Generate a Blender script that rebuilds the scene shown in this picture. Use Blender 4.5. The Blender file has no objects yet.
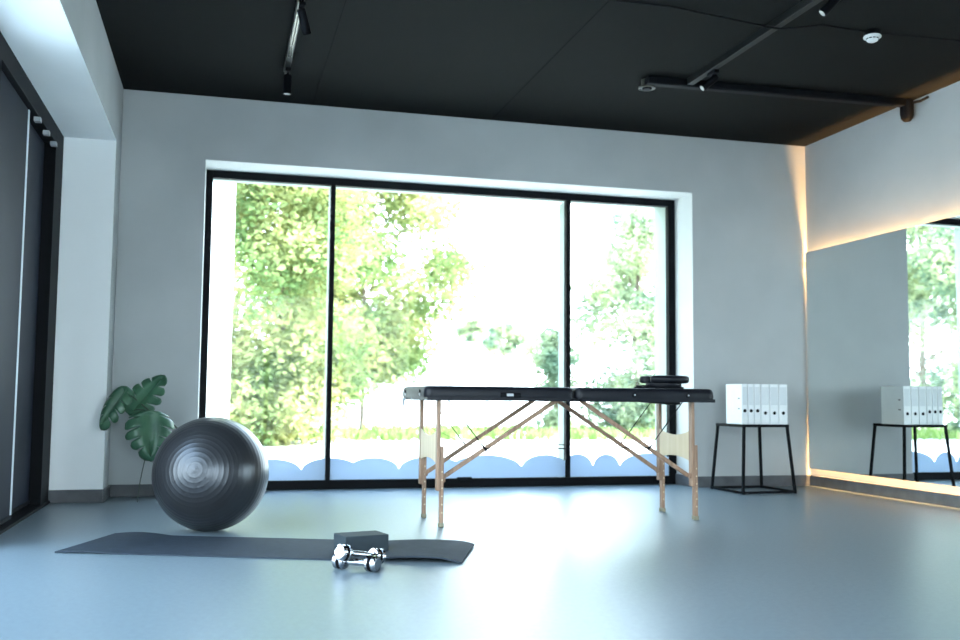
import bpy, bmesh, math, random
from mathutils import Vector, Matrix

scene = bpy.context.scene
COL = scene.collection
rnd = random.Random(7)

# ------------------------------------------------------------------ camera
cam_data = bpy.data.cameras.new('camera')
cam = bpy.data.objects.new('camera', cam_data)
COL.objects.link(cam)
R_ = Vector((0.96630462, -0.25724724, 0.00890181))
U_ = Vector((-0.0288829, -0.07399886, 0.99683998))
F_ = Vector((0.25577561, 0.96350819, 0.07893549))
cam.matrix_world = Matrix(((R_.x, U_.x, -F_.x, 0.0), (R_.y, U_.y, -F_.y, 0.0), (R_.z, U_.z, -F_.z, 0.72), (0, 0, 0, 1)))
cam_data.sensor_width = 36.0
cam_data.lens = 976.93 / 960 * 36.0
cam_data.clip_start = 0.05
cam_data.clip_end = 400
cam_data.dof.use_dof = True
cam_data.dof.focus_distance = 5.2
cam_data.dof.aperture_fstop = 2.0
scene.camera = cam

# ------------------------------------------------------------------ light and exposure
world = bpy.data.worlds.new('sky')
scene.world = world
world.use_nodes = True
wn = world.node_tree
wn.nodes.clear()
w_out = wn.nodes.new('ShaderNodeOutputWorld')
w_bg = wn.nodes.new('ShaderNodeBackground')
w_tc = wn.nodes.new('ShaderNodeTexCoord')
w_sep = wn.nodes.new('ShaderNodeSeparateXYZ')
w_ramp = wn.nodes.new('ShaderNodeValToRGB')
w_ramp.color_ramp.elements[0].position = 0.0
w_ramp.color_ramp.elements[0].color = (0.84, 0.93, 1.0, 1)
w_ramp.color_ramp.elements[1].position = 0.8
w_ramp.color_ramp.elements[1].color = (0.52, 0.72, 1.0, 1)
wn.links.new(w_tc.outputs['Generated'], w_sep.inputs[0])
wn.links.new(w_sep.outputs['Z'], w_ramp.inputs[0])
wn.links.new(w_ramp.outputs[0], w_bg.inputs['Color'])
w_bg.inputs['Strength'].default_value = 5.0
wn.links.new(w_bg.outputs[0], w_out.inputs[0])

sun_data = bpy.data.lights.new('sun', 'SUN')
sun_data.energy = 7.0
sun_data.color = (1.0, 0.92, 0.74)
sun_data.angle = math.radians(1.0)
sun = bpy.data.objects.new('sun', sun_data)
COL.objects.link(sun)
sun.rotation_euler = Vector((0.75, -0.17, 0.66)).to_track_quat('Z', 'Y').to_euler()

scene.view_settings.view_transform = 'Standard'
scene.view_settings.look = 'None'
scene.view_settings.exposure = 1.6
scene.view_settings.gamma = 1.0
scene.view_settings.use_curve_mapping = False
cy = scene.cycles
cy.max_bounces = 10
cy.diffuse_bounces = 6
cy.glossy_bounces = 5
cy.transmission_bounces = 8
cy.transparent_max_bounces = 16
cy.sample_clamp_indirect = 6.0
cy.caustics_reflective = True
cy.caustics_refractive = False
cy.use_denoising = True


def portal(name, loc, rot, sx, sy):
    d = bpy.data.lights.new(name, 'AREA')
    d.shape = 'RECTANGLE'
    d.size = sx
    d.size_y = sy
    d.cycles.is_portal = True
    o = bpy.data.objects.new(name, d)
    o.location = loc
    o.rotation_euler = rot
    COL.objects.link(o)


PI = math.pi
portal('back_window_portal', (1.82, 8.02, 1.25), (-PI / 2, 0, 0), 4.1, 2.6)      # faces -Y, into the room
portal('left_window_portal', (-1.30, 2.2, 1.23), (0, -PI / 2, 0), 2.5, 5.9)      # faces +X


portal('front_window_portal', (1.35, -1.33, 1.25), (PI / 2, 0, 0), 3.8, 2.5)       # faces +Y

# ------------------------------------------------------------------ materials
def mat(name, color=(0.5, 0.5, 0.5), rough=0.5, metal=0.0, spec=0.5, noise=0.0, nscale=5.0, bump=0.0, bscale=40.0,
        emission=None, estr=0.0, coat=0.0, sheen=0.0):
    m = bpy.data.materials.new(name)
    m.use_nodes = True
    nt = m.node_tree
    b = nt.nodes['Principled BSDF']
    b.inputs['Roughness'].default_value = rough
    b.inputs['Metallic'].default_value = metal
    b.inputs['Specular IOR Level'].default_value = spec
    b.inputs['Coat Weight'].default_value = coat
    b.inputs['Sheen Weight'].default_value = sheen
    b.inputs['Base Color'].default_value = (*color, 1)
    tc = nt.nodes.new('ShaderNodeTexCoord')
    if noise > 0:
        n = nt.nodes.new('ShaderNodeTexNoise')
        n.inputs['Scale'].default_value = nscale
        n.inputs['Detail'].default_value = 6
        r = nt.nodes.new('ShaderNodeValToRGB')
        r.color_ramp.elements[0].position = 0.3
        r.color_ramp.elements[1].position = 0.7
        r.color_ramp.elements[0].color = (*[c * (1 - noise) for c in color], 1)
        r.color_ramp.elements[1].color = (*[min(1, c * (1 + noise)) for c in color], 1)
        nt.links.new(tc.outputs['Object'], n.inputs['Vector'])
        nt.links.new(n.outputs['Fac'], r.inputs[0])
        nt.links.new(r.outputs[0], b.inputs['Base Color'])
    if bump > 0:
        n2 = nt.nodes.new('ShaderNodeTexNoise')
        n2.inputs['Scale'].default_value = bscale
        n2.inputs['Detail'].default_value = 5
        bp = nt.nodes.new('ShaderNodeBump')
        bp.inputs['Strength'].default_value = bump
        bp.inputs['Distance'].default_value = 0.01
        nt.links.new(tc.outputs['Object'], n2.inputs['Vector'])
        nt.links.new(n2.outputs['Fac'], bp.inputs['Height'])
        nt.links.new(bp.outputs[0], b.inputs['Normal'])
    if emission:
        b.inputs['Emission Color'].default_value = (*emission, 1)
        b.inputs['Emission Strength'].default_value = estr
    return m


def wood_mat(name, c1, c2, scale=3.0):
    m = mat(name, c1, 0.5)
    nt = m.node_tree
    b = nt.nodes['Principled BSDF']
    tc = nt.nodes.new('ShaderNodeTexCoord')
    mp = nt.nodes.new('ShaderNodeMapping')
    mp.inputs['Scale'].default_value = (14 * scale, 14 * scale, 1.2 * scale)
    n = nt.nodes.new('ShaderNodeTexNoise')
    n.inputs['Scale'].default_value = 2.0
    n.inputs['Detail'].default_value = 5
    r = nt.nodes.new('ShaderNodeValToRGB')
    r.color_ramp.elements[0].position = 0.35
    r.color_ramp.elements[1].position = 0.65
    r.color_ramp.elements[0].color = (*c1, 1)
    r.color_ramp.elements[1].color = (*c2, 1)
    nt.links.new(tc.outputs['Object'], mp.inputs[0])
    nt.links.new(mp.outputs[0], n.inputs['Vector'])
    nt.links.new(n.outputs['Fac'], r.inputs[0])
    nt.links.new(r.outputs[0], b.inputs['Base Color'])
    return m


def glass_mat(name, tint=(0.93, 0.97, 0.96)):
    m = bpy.data.materials.new(name)
    m.use_nodes = True
    nt = m.node_tree
    nt.nodes.clear()
    out = nt.nodes.new('ShaderNodeOutputMaterial')
    mix = nt.nodes.new('ShaderNodeMixShader')
    tr = nt.nodes.new('ShaderNodeBsdfTransparent')
    tr.inputs[0].default_value = (*tint, 1)
    gl = nt.nodes.new('ShaderNodeBsdfGlossy')
    gl.inputs['Roughness'].default_value = 0.02
    fr = nt.nodes.new('ShaderNodeFresnel')
    fr.inputs[0].default_value = 1.4
    mul = nt.nodes.new('ShaderNodeMath')
    mul.operation = 'MULTIPLY'
    mul.inputs[1].default_value = 0.25
    nt.links.new(fr.outputs[0], mul.inputs[0])
    nt.links.new(mul.outputs[0], mix.inputs[0])
    nt.links.new(tr.outputs[0], mix.inputs[1])
    nt.links.new(gl.outputs[0], mix.inputs[2])
    nt.links.new(mix.outputs[0], out.inputs[0])
    return m


def thin_translucent(name, c1, c2, rough=0.5, fac=0.5, nscale=3.0, gloss=0.0):
    m = bpy.data.materials.new(name)
    m.use_nodes = True
    nt = m.node_tree
    nt.nodes.clear()
    out = nt.nodes.new('ShaderNodeOutputMaterial')
    mix = nt.nodes.new('ShaderNodeMixShader')
    mix.inputs[0].default_value = fac
    df = nt.nodes.new('ShaderNodeBsdfPrincipled')
    df.inputs['Roughness'].default_value = rough
    df.inputs['Specular IOR Level'].default_value = gloss
    tl = nt.nodes.new('ShaderNodeBsdfTranslucent')
    tc = nt.nodes.new('ShaderNodeTexCoord')
    n = nt.nodes.new('ShaderNodeTexNoise')
    n.inputs['Scale'].default_value = nscale
    n.inputs['Detail'].default_value = 4
    r = nt.nodes.new('ShaderNodeValToRGB')
    r.color_ramp.elements[0].position = 0.38
    r.color_ramp.elements[1].position = 0.62
    r.color_ramp.elements[0].color = (*c1, 1)
    r.color_ramp.elements[1].color = (*c2, 1)
    nt.links.new(tc.outputs['Object'], n.inputs['Vector'])
    nt.links.new(n.outputs['Fac'], r.inputs[0])
    nt.links.new(r.outputs[0], df.inputs['Base Color'])
    nt.links.new(r.outputs[0], tl.inputs['Color'])
    nt.links.new(df.outputs[0], mix.inputs[1])
    nt.links.new(tl.outputs[0], mix.inputs[2])
    nt.links.new(mix.outputs[0], out.inputs[0])
    return m


M = {}
M['wall'] = mat('grey_plaster', (0.42, 0.435, 0.44), 0.85, noise=0.09, nscale=1.3, bump=0.12, bscale=9, spec=0.2)
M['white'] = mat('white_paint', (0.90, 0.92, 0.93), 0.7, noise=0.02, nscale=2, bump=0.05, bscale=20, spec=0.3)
M['white_dimmed'] = mat('white_paint_dimmed', (0.60, 0.61, 0.60), 0.75, noise=0.02, nscale=2, bump=0.05, bscale=20, spec=0.2)  # same white paint, darkened so the window light does not blow it out
M['ceiling'] = mat('black_ceiling_paint', (0.0135, 0.0138, 0.0132), 0.9, noise=0.08, nscale=1.0, bump=0.04, bscale=12, spec=0.04)
M['floor'] = mat('blue_grey_resin', (0.150, 0.192, 0.222), 0.34, noise=0.10, nscale=45, bump=0.10, bscale=90, spec=0.5)
M['baseboard'] = mat('grey_concrete_skirting', (0.085, 0.09, 0.10), 0.6, noise=0.25, nscale=9)
M['black_metal'] = mat('matte_black_metal', (0.0035, 0.0042, 0.006), 0.6, spec=0.10, noise=0.1, nscale=20)
M['alloy'] = mat('light_alloy', (0.27, 0.31, 0.28), 0.6, noise=0.04, nscale=4)
M['glass'] = glass_mat('clear_glass')
M['blind'] = mat('navy_blind_fabric', (0.007, 0.011, 0.022), 0.6, noise=0.15, nscale=3, spec=0.15)
M['silver'] = mat('silver_edge', (0.72, 0.78, 0.84), 0.4, metal=0.3, noise=0.03)
M['film'] = thin_translucent('frosted_blue_film', (0.50, 0.58, 0.69), (0.54, 0.62, 0.73), 0.5, 0.5, 1.5)
M['white_ext'] = mat('white_render', (0.85, 0.85, 0.83), 0.8, noise=0.03, nscale=3)
M['pvc'] = mat('black_vinyl', (0.006, 0.007, 0.011), 0.45, noise=0.1, nscale=6, bump=0.08, bscale=120, spec=0.22)
M['beech'] = wood_mat('beech_wood', (0.20, 0.115, 0.072), (0.31, 0.19, 0.125))
M['plywood'] = wood_mat('pale_plywood', (0.52, 0.41, 0.27), (0.57, 0.46, 0.31), 1.0)
M['steel'] = mat('polished_steel', (0.75, 0.76, 0.78), 0.22, metal=1.0, noise=0.02)
M['chrome'] = mat('mirror_chrome', (0.38, 0.39, 0.42), 0.06, metal=1.0, noise=0.01)
M['cable'] = mat('black_cable', (0.008, 0.008, 0.009), 0.7, noise=0.1, spec=0.1)
M['brass'] = mat('rubber_foot_tip', (0.20, 0.18, 0.12), 0.5, noise=0.1)
M['strap'] = mat('grey_webbing', (0.30, 0.34, 0.38), 0.9, noise=0.1, nscale=60)
M['mat'] = mat('slate_mat_foam', (0.025, 0.034, 0.047), 0.75, noise=0.16, nscale=26, bump=0.25, bscale=160, spec=0.15)
M['block'] = mat('charcoal_block_foam', (0.026, 0.036, 0.044), 0.75, noise=0.06, nscale=30, bump=0.1, bscale=200, spec=0.25)
M['binder'] = mat('white_binder_board', (0.74, 0.76, 0.77), 0.45, noise=0.02, nscale=20)
M['binder_label'] = mat('pale_grey_label', (0.60, 0.63, 0.65), 0.6, noise=0.03)
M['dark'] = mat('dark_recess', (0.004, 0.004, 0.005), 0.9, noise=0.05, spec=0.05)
M['stem'] = mat('green_brown_stem', (0.030, 0.045, 0.030), 0.5, noise=0.25, nscale=20)
M['leaf'] = thin_translucent('monstera_leaf', (0.045, 0.125, 0.075), (0.075, 0.180, 0.105), 0.34, 0.18, 9, 0.5)
M['pot'] = mat('dark_ceramic', (0.05, 0.055, 0.06), 0.35, noise=0.1)
M['soil'] = mat('potting_soil', (0.03, 0.02, 0.014), 0.95, noise=0.4, nscale=60, bump=0.6, bscale=80)
M['detector_white'] = mat('white_plastic', (0.80, 0.81, 0.82), 0.4, noise=0.02)
M['puck'] = mat('grey_plastic', (0.06, 0.06, 0.05), 0.5, noise=0.05)
M['lens'] = mat('spot_lens', (0.30, 0.30, 0.28), 0.3, noise=0.02)
M['track'] = mat('glossy_black_track', (0.010, 0.011, 0.011), 0.5, metal=0.0, noise=0.03, spec=0.2)
M['track_rail'] = mat('satin_rail', (0.05, 0.055, 0.045), 0.2, metal=0.9, noise=0.03)
M['led'] = mat('warm_led', (1.0, 0.7, 0.35), 0.5, emission=(1.0, 0.56, 0.20), estr=260.0)
M['led_low'] = mat('warm_led_low', (1.0, 0.7, 0.35), 0.5, emission=(1.0, 0.56, 0.20), estr=150.0)
M['ground'] = mat('pale_paving', (0.62, 0.61, 0.57), 0.9, noise=0.06, nscale=0.8)
M['grass'] = thin_translucent('lawn_grass', (0.12, 0.19, 0.05), (0.26, 0.33, 0.12), 0.8, 0.3, 2.0)
M['bark'] = mat('tree_bark', (0.13, 0.10, 0.075), 0.9, noise=0.3, nscale=12, bump=0.5, bscale=20)
M['fol_a'] = thin_translucent('sunlit_foliage', (0.13, 0.20, 0.075), (0.50, 0.50, 0.22), 0.7, 0.40, 1.1)
M['fol_b'] = thin_translucent('blue_green_foliage', (0.14, 0.21, 0.14), (0.48, 0.52, 0.30), 0.7, 0.40, 0.9)
M['roofing'] = mat('pale_roof', (0.72, 0.72, 0.70), 0.7, noise=0.05)
M['pole'] = mat('grey_pole', (0.35, 0.36, 0.38), 0.7, noise=0.1)

# mirror: silvered glass with a faint grey green tint
mm = bpy.data.materials.new('tinted_mirror')
mm.use_nodes = True
_b = mm.node_tree.nodes['Principled BSDF']
_b.inputs['Metallic'].default_value = 1.0
_b.inputs['Roughness'].default_value = 0.012
_b.inputs['Base Color'].default_value = (0.84, 0.88, 0.87, 1)
M['mirror'] = mm

# exercise ball: dark pearl vinyl with concentric grooves about its local Z
bm_ = mat('pearl_vinyl', (0.050, 0.053, 0.060), 0.32, metal=0.65, spec=0.5)
_nt = bm_.node_tree
_bs = _nt.nodes['Principled BSDF']
_tc = _nt.nodes.new('ShaderNodeTexCoord')
_sep = _nt.nodes.new('ShaderNodeSeparateXYZ')
_nrm = _nt.nodes.new('ShaderNodeVectorMath')
_nrm.operation = 'NORMALIZE'
_ac = _nt.nodes.new('ShaderNodeMath'); _ac.operation = 'ARCCOSINE'
_mu = _nt.nodes.new('ShaderNodeMath'); _mu.operation = 'MULTIPLY'; _mu.inputs[1].default_value = 36.0
_si = _nt.nodes.new('ShaderNodeMath'); _si.operation = 'SINE'
_gt = _nt.nodes.new('ShaderNodeMath'); _gt.operation = 'POWER'; _gt.inputs[1].default_value = 4.0
_ab = _nt.nodes.new('ShaderNodeMath'); _ab.operation = 'ABSOLUTE'
_bp = _nt.nodes.new('ShaderNodeBump')
_bp.inputs['Strength'].default_value = 0.15
_bp.inputs['Distance'].default_value = 0.004
_nt.links.new(_tc.outputs['Object'], _nrm.inputs[0])
_nt.links.new(_nrm.outputs[0], _sep.inputs[0])
_nt.links.new(_sep.outputs['Z'], _ac.inputs[0])
_nt.links.new(_ac.outputs[0], _mu.inputs[0])
_nt.links.new(_mu.outputs[0], _si.inputs[0])
_nt.links.new(_si.outputs[0], _ab.inputs[0])
_nt.links.new(_ab.outputs[0], _gt.inputs[0])
_nt.links.new(_gt.outputs[0], _bp.inputs['Height'])
_nt.links.new(_bp.outputs[0], _bs.inputs['Normal'])
M['ball'] = bm_


# ------------------------------------------------------------------ mesh helpers
def link(name, bm, material, parent=None, smooth=False, bevel=0.0, segs=2, loc=None, angle=40):
    me = bpy.data.meshes.new(name)
    bmesh.ops.recalc_face_normals(bm, faces=bm.faces[:])
    bm.to_mesh(me)
    bm.free()
    if material is not None:
        me.materials.append(material)
    o = bpy.data.objects.new(name, me)
    COL.objects.link(o)
    if loc is not None:
        o.location = loc
    if parent is not None:
        o.parent = parent
    if bevel > 0:
        bv = o.modifiers.new('bevel', 'BEVEL')
        bv.width = bevel
        bv.segments = segs
        bv.limit_method = 'ANGLE'
        bv.angle_limit = math.radians(35)
    if smooth or bevel > 0:
        me.polygons.foreach_set('use_smooth', [True] * len(me.polygons))
        try:
            me.set_sharp_from_angle(angle=math.radians(angle))
        except Exception:
            pass
    return o


def BM():
    return bmesh.new()


def box(bm, x0, x1, y0, y1, z0, z1, mtx=None):
    vs = [bm.verts.new((x, y, z)) for z in (z0, z1) for y in (y0, y1) for x in (x0, x1)]
    for f in ((0, 1, 3, 2), (4, 6, 7, 5), (0, 4, 5, 1), (2, 3, 7, 6), (0, 2, 6, 4), (1, 5, 7, 3)):
        bm.faces.new([vs[i] for i in f])
    if mtx is not None:
        bmesh.ops.transform(bm, matrix=mtx, verts=vs)
    return vs


def bar(bm, a, b, w, t, up=(0, 0, 1)):
    """rectangular bar from a to b; w across (perpendicular to up), t along up"""
    a, b = Vector(a), Vector(b)
    d = (b - a).normalized()
    s = d.cross(Vector(up))
    if s.length < 1e-4:
        s = d.cross(Vector((1, 0, 0)))
    s.normalize()
    n = s.cross(d).normalized()
    vs = []
    for p in (a, b):
        for i, j in ((-1, -1), (1, -1), (1, 1), (-1, 1)):
            vs.append(bm.verts.new(p + s * (w / 2 * i) + n * (t / 2 * j)))
    bm.faces.new(vs[0:4][::-1])
    bm.faces.new(vs[4:8])
    for k in range(4):
        bm.faces.new([vs[k], vs[(k + 1) % 4], vs[4 + (k + 1) % 4], vs[4 + k]])
    return vs


def tube(bm, pts, r, n=8, caps=True, r_end=None):
    pts = [Vector(p) for p in pts]
    rings = []
    L = len(pts)
    prev = None
    for i, p in enumerate(pts):
        if i == 0:
            d = pts[1] - pts[0]
        elif i == L - 1:
            d = pts[-1] - pts[-2]
        else:
            d = (pts[i + 1] - pts[i]).normalized() + (pts[i] - pts[i - 1]).normalized()
        d.normalize()
        ref = Vector((0, 0, 1)) if abs(d.z) < 0.95 else Vector((1, 0, 0))
        if prev is not None:
            s = (prev - d * prev.dot(d))
            s = s.normalized() if s.length > 1e-5 else d.cross(ref).normalized()
        else:
            s = d.cross(ref).normalized()
        prev = s
        t = d.cross(s).normalized()
        rr = r if r_end is None else r + (r_end - r) * i / (L - 1)
        rings.append([bm.verts.new(p + (s * math.cos(2 * PI * k / n) + t * math.sin(2 * PI * k / n)) * rr) for k in range(n)])
    for i in range(L - 1):
        for k in range(n):
            bm.faces.new([rings[i][k], rings[i][(k + 1) % n], rings[i + 1][(k + 1) % n], rings[i + 1][k]])
    if caps:
        bm.faces.new(rings[0][::-1])
        bm.faces.new(rings[-1])


def lathe(bm, prof, n=32, mtx=None, closed=False):
    """prof: list of (r, z) about Z"""
    rings = []
    allv = []
    for r, z in prof:
        if r < 1e-6:
            v = bm.verts.new((0, 0, z))
            rings.append([v])
            allv.append(v)
        else:
            rg = [bm.verts.new((r * math.cos(2 * PI * k / n), r * math.sin(2 * PI * k / n), z)) for k in range(n)]
            rings.append(rg)
            allv += rg
    pairs = list(zip(rings, rings[1:]))
    if closed:
        pairs.append((rings[-1], rings[0]))
    for a, b in pairs:
        for k in range(n):
            k2 = (k + 1) % n
            if len(a) == 1 and len(b) == 1:
                continue
            if len(a) == 1:
                bm.faces.new([a[0], b[k2], b[k]])
            elif len(b) == 1:
                bm.faces.new([a[k], a[k2], b[0]])
            else:
                bm.faces.new([a[k], a[k2], b[k2], b[k]])
    if mtx is not None:
        bmesh.ops.transform(bm, matrix=mtx, verts=allv)
    return allv


def bez(p0, p1, p2, p3, n=12):
    p0, p1, p2, p3 = map(Vector, (p0, p1, p2, p3))
    return [p0 * (1 - t) ** 3 + p1 * 3 * t * (1 - t) ** 2 + p2 * 3 * t * t * (1 - t) + p3 * t ** 3 for t in [i / n for i in range(n + 1)]]


def struct(o, label=None):
    o['kind'] = 'structure'
    if label:
        o['label'] = label
    return o


def thing(name, label, cat, loc=(0, 0, 0), rotz=0.0, group=None):
    o = bpy.data.objects.new(name, None)
    o.empty_display_size = 0.1
    COL.objects.link(o)
    o.location = loc
    o.rotation_euler = (0, 0, rotz)
    return tag(o, label, cat, group)


def tag(o, label, cat, group=None):
    o['label'] = label
    o['category'] = cat
    if group:
        o['group'] = group
    return o


def z_to(d):
    return Vector(d).to_track_quat('Z', 'Y').to_matrix().to_4x4()


# ------------------------------------------------------------------ room dimensions
XL, XR, YB, YF, H = -0.733, 4.869, 7.361, -1.0, 2.9235
W0, W1, WH = -0.148, 3.788, 2.449          # back window opening
YFR = 7.683                                 # inner face of the back window frame
YO = 8.0                                    # outer face of the back wall
RX = -1.068                                 # glazing line of the left recess
RY0, RY1, RH = -0.7, 7.025, 2.460           # left recess extents

# floor (continues into both window recesses)
b = BM()
box(b, -1.45, XR + 0.3, YF - 0.3, YO, -0.12, 0.0)
struct(link('floor', b, M['floor']), 'blue grey seamless resin floor')
b = BM()
box(b, -1.5, XR + 0.35, YF - 0.35, YO + 0.02, H, H + 0.30)
ceil = struct(link('ceiling', b, M['ceiling']), 'black painted flat ceiling')
# plasterboard joints in the ceiling
for (x0, y0, x1, y1) in ((0.62, 2.0, 0.62, YB), (2.03, 2.0, 2.03, YB)):
    b = BM()
    box(b, x0 - 0.003, x0 + 0.003, y0, y1, H - 0.002, H + 0.001)
    struct(link('ceiling_joint', b, M['dark'], ceil))

# back wall, solid pieces round the opening, one mesh
b = BM()
box(b, -1.45, W0, YB, YO, 0, H)
box(b, W1, XR + 0.3, YB, YO, 0, H)
box(b, W0, W1, YB, YO, WH, H)
struct(link('wall_back', b, M['wall']), 'grey plastered wall round the wide window')
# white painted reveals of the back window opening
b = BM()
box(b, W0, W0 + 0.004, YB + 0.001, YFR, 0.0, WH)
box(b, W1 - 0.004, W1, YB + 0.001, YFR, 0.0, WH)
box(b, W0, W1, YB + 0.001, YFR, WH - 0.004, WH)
struct(link('trim_1', b, M['white_dimmed']), 'white painted reveal of the wide window')

# left wall: header over the recess, pier beyond it
b = BM()
box(b, -1.45, XL, RY1, YB, 0, H)
box(b, -1.45, XL, YF - 0.3, RY0, 0, H)
box(b, -1.45, XL, RY0, RY1, RH, H)
struct(link('wall_left', b, M['wall']), 'grey plastered wall over the glazed recess')
b = BM()
box(b, RX, XL - 0.001, RY1 - 0.004, RY1, 0.0, RH)
box(b, RX, XL - 0.001, RY0, RY1, RH - 0.004, RH)
box(b, RX, XL - 0.001, RY0, RY0 + 0.004, 0.0, RH)
struct(link('trim_2', b, M['white']), 'white painted reveal of the glazed recess')

b = BM()
box(b, XR, XR + 0.3, YF - 0.3, YB, 0, H)
struct(link('wall_right', b, M['wall']), 'grey plastered wall behind the long mirror')
b = BM()
box(b, -1.45, -0.5, YF - 0.3, YF, 0, H)
box(b, 3.2, XR + 0.3, YF - 0.3, YF, 0, H)
box(b, -0.5, 3.2, YF - 0.3, YF, WH, H)
struct(link('wall_front', b, M['wall']), 'grey wall on the camera side')

# baseboards
b = BM()
box(b, XL, W0, YB - 0.014, YB, 0, 0.086)
box(b, W1, XR, YB - 0.014, YB, 0, 0.089)
struct(link('baseboard_back', b, M['baseboard'], bevel=0.002))
b = BM()
box(b, W1 - 0.016, W1 - 0.004, YB, YFR, 0, 0.089)
struct(link('baseboard_reveal', b, M['baseboard'], bevel=0.002))
b = BM()
box(b, RX, XL - 0.001, RY1 - 0.016, RY1 - 0.004, 0, 0.085)
box(b, XL, XL + 0.014, RY1 - 0.016, YB - 0.014, 0, 0.085)
struct(link('baseboard_left', b, M['baseboard'], bevel=0.002))
b = BM()
box(b, XR - 0.018, XR, YF, YB - 0.014, 0.004, 0.089)
struct(link('baseboard_right', b, M['baseboard'], bevel=0.002))

# ------------------------------------------------------------------ window 1 (back)
w1 = thing('window_1', 'wide black framed window of three panes looking onto trees', 'window')
del w1['category']
struct(w1)
b = BM()
FT = 0.06
box(b, W0, W0 + 0.055, YFR, YFR + FT, 0, WH)
box(b, W1 - 0.066, W1, YFR, YFR + FT, 0, WH)
box(b, W0 + 0.055, W1 - 0.066, YFR, YFR + FT, 2.386, WH)
box(b, W0 + 0.055, W1 - 0.066, YFR, YFR + FT, 0, 0.070)
link('window_frame', b, M['black_metal'], w1, bevel=0.002)
MX = ((0.811, 0.848), (2.786, 2.825))
for (a, c) in MX:
    b = BM()
    box(b, a, c, YFR, YFR + FT, 0.070, 2.386)
    link('mullion', b, M['black_metal'], w1, bevel=0.002)
    b = BM()
    box(b, a + 0.002, c - 0.002, YFR + FT, YFR + 0.20, 0.070, 2.386)
    link('mullion_fin', b, M['alloy'], w1)
# outer frame lining
b = BM()
box(b, W0, W0 + 0.02, YFR + FT, YO, 0.0, WH)
box(b, W1 - 0.05, W1, YFR + FT, YO, 0.0, WH)
box(b, W0 + 0.02, W1 - 0.05, YFR + FT, YO, 2.425, WH)
box(b, W0 + 0.02, W1 - 0.05, YFR + FT, YO, 0.0, 0.05)
link('outer_lining', b, M['alloy'], w1)
panes = ((W0 + 0.055, MX[0][0]), (MX[0][1], MX[1][0]), (MX[1][1], W1 - 0.066))
for (a, c) in panes:
    b = BM()
    box(b, a, c, YFR + 0.022, YFR + 0.028, 0.070, 2.386)
    link('pane', b, M['glass'], w1)
# frosted film with a cloud shaped upper edge along the foot of each pane
ARCS = [(-0.3, 0.20, 0.222), (0.18, 0.628, 0.226), (0.628, 1.075, 0.232), (0.985, 1.391, 0.232), (1.391, 1.905, 0.240),
        (1.80, 2.407, 0.246), (2.407, 2.81, 0.246), (2.76, 3.03, 0.250), (3.03, 3.27, 0.246), (3.27, 3.80, 0.254)]


def cloud_z(x):
    z = 0.14
    for a, c, top in ARCS:
        m_, hw = (a + c) / 2, (c - a) / 2
        if abs(x - m_) < hw:
            z = max(z, 0.138 + (top + 0.007 - 0.138) * (1 - ((x - m_) / hw) ** 2) ** 0.5)
    return z


for (a, c) in panes:
    b = BM()
    n = int((c - a) / 0.012)
    xs = [a + 0.001 + (c - a - 0.002) * i / n for i in range(n + 1)]
    for y in (YFR + 0.0180, YFR + 0.0195):
        lo = [b.verts.new((x, y, 0.071)) for x in xs]
        hi = [b.verts.new((x, y, cloud_z(x))) for x in xs]
        for i in range(n):
            b.faces.new([lo[i], lo[i + 1], hi[i + 1], hi[i]])
    link('frosted_film', b, M['film'], w1)
# inner glazing bead and a small latch on the bottom rail
b = BM()
box(b, 1.86, 1.98, YFR - 0.022, YFR, 0.052, 0.082)
box(b, 1.89, 1.95, YFR - 0.034, YFR - 0.022, 0.058, 0.072)
link('latch', b, M['black_metal'], w1, bevel=0.003)
for xx in (2.70, 2.735, 2.77):
    b = BM()
    lathe(b, [(0, 0), (0.006, 0), (0.006, 0.006), (0, 0.008)], 10, Matrix.Translation((xx, YFR + 0.004, 0.070)))
    link('setting_pin', b, M['steel'], w1, smooth=True)

# ------------------------------------------------------------------ window 2 (left, blinds beyond y=5.2, clear nearer)
w2 = thing('window_2', 'tall black framed glazing of the recess with dark navy blinds', 'window')
del w2['category']
struct(w2)
b = BM()
box(b, RX - 0.10, RX + 0.0, RY1 - 0.30, RY1, 0, RH)
link('jamb', b, M['black_metal'], w2, bevel=0.002)
b = BM()
box(b, RX - 0.10, RX, RY0, RY1 - 0.30, RH - 0.12, RH)
link('head_rail', b, M['black_metal'], w2, bevel=0.002)
b = BM()
box(b, RX - 0.18, RX + 0.012, RY0, RY1, 0, 0.018)
box(b, RX - 0.10, RX - 0.085, RY0, RY1, 0.018, 0.05)
link('floor_track', b, M['black_metal'], w2, bevel=0.002)
for (y0, y1, x) in ((5.96, 6.72, RX - 0.075), (5.10, 5.93, RX - 0.035)):
    b = BM()
    n = 24
    box(b, x - 0.006, x + 0.006, y0, y1, 0.05, RH - 0.13)
    bl = link('blind_panel', b, M['blind'], w2)
    if y1 < 6:
        b = BM()
        box(b, x - 0.008, x + 0.012, y1, y1 + 0.022, 0.05, RH - 0.13)
        link('silver_edge', b, M['silver'], bl)
    b = BM()
    box(b, x - 0.014, x + 0.014, y0, y1, 0.03, 0.05)
    link('bottom_bar', b, M['black_metal'], bl)
for yy in (6.05, 6.35, 6.62):
    b = BM()
    box(b, RX - 0.02, RX + 0.016, yy, yy + 0.05, RH - 0.16, RH - 0.135)
    link('roller', b, M['pole'], w2)
for yy in (-1.2, 0.86, 2.94, 5.02):
    b = BM()
    box(b, RX - 0.10, RX, yy, yy + 0.06, 0.018, RH - 0.12)
    link('mullion', b, M['black_metal'], w2)
b = BM()
box(b, RX - 0.135, RX - 0.125, RY0, 5.08, 0.018, RH)
link('pane', b, M['glass'], w2)
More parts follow.
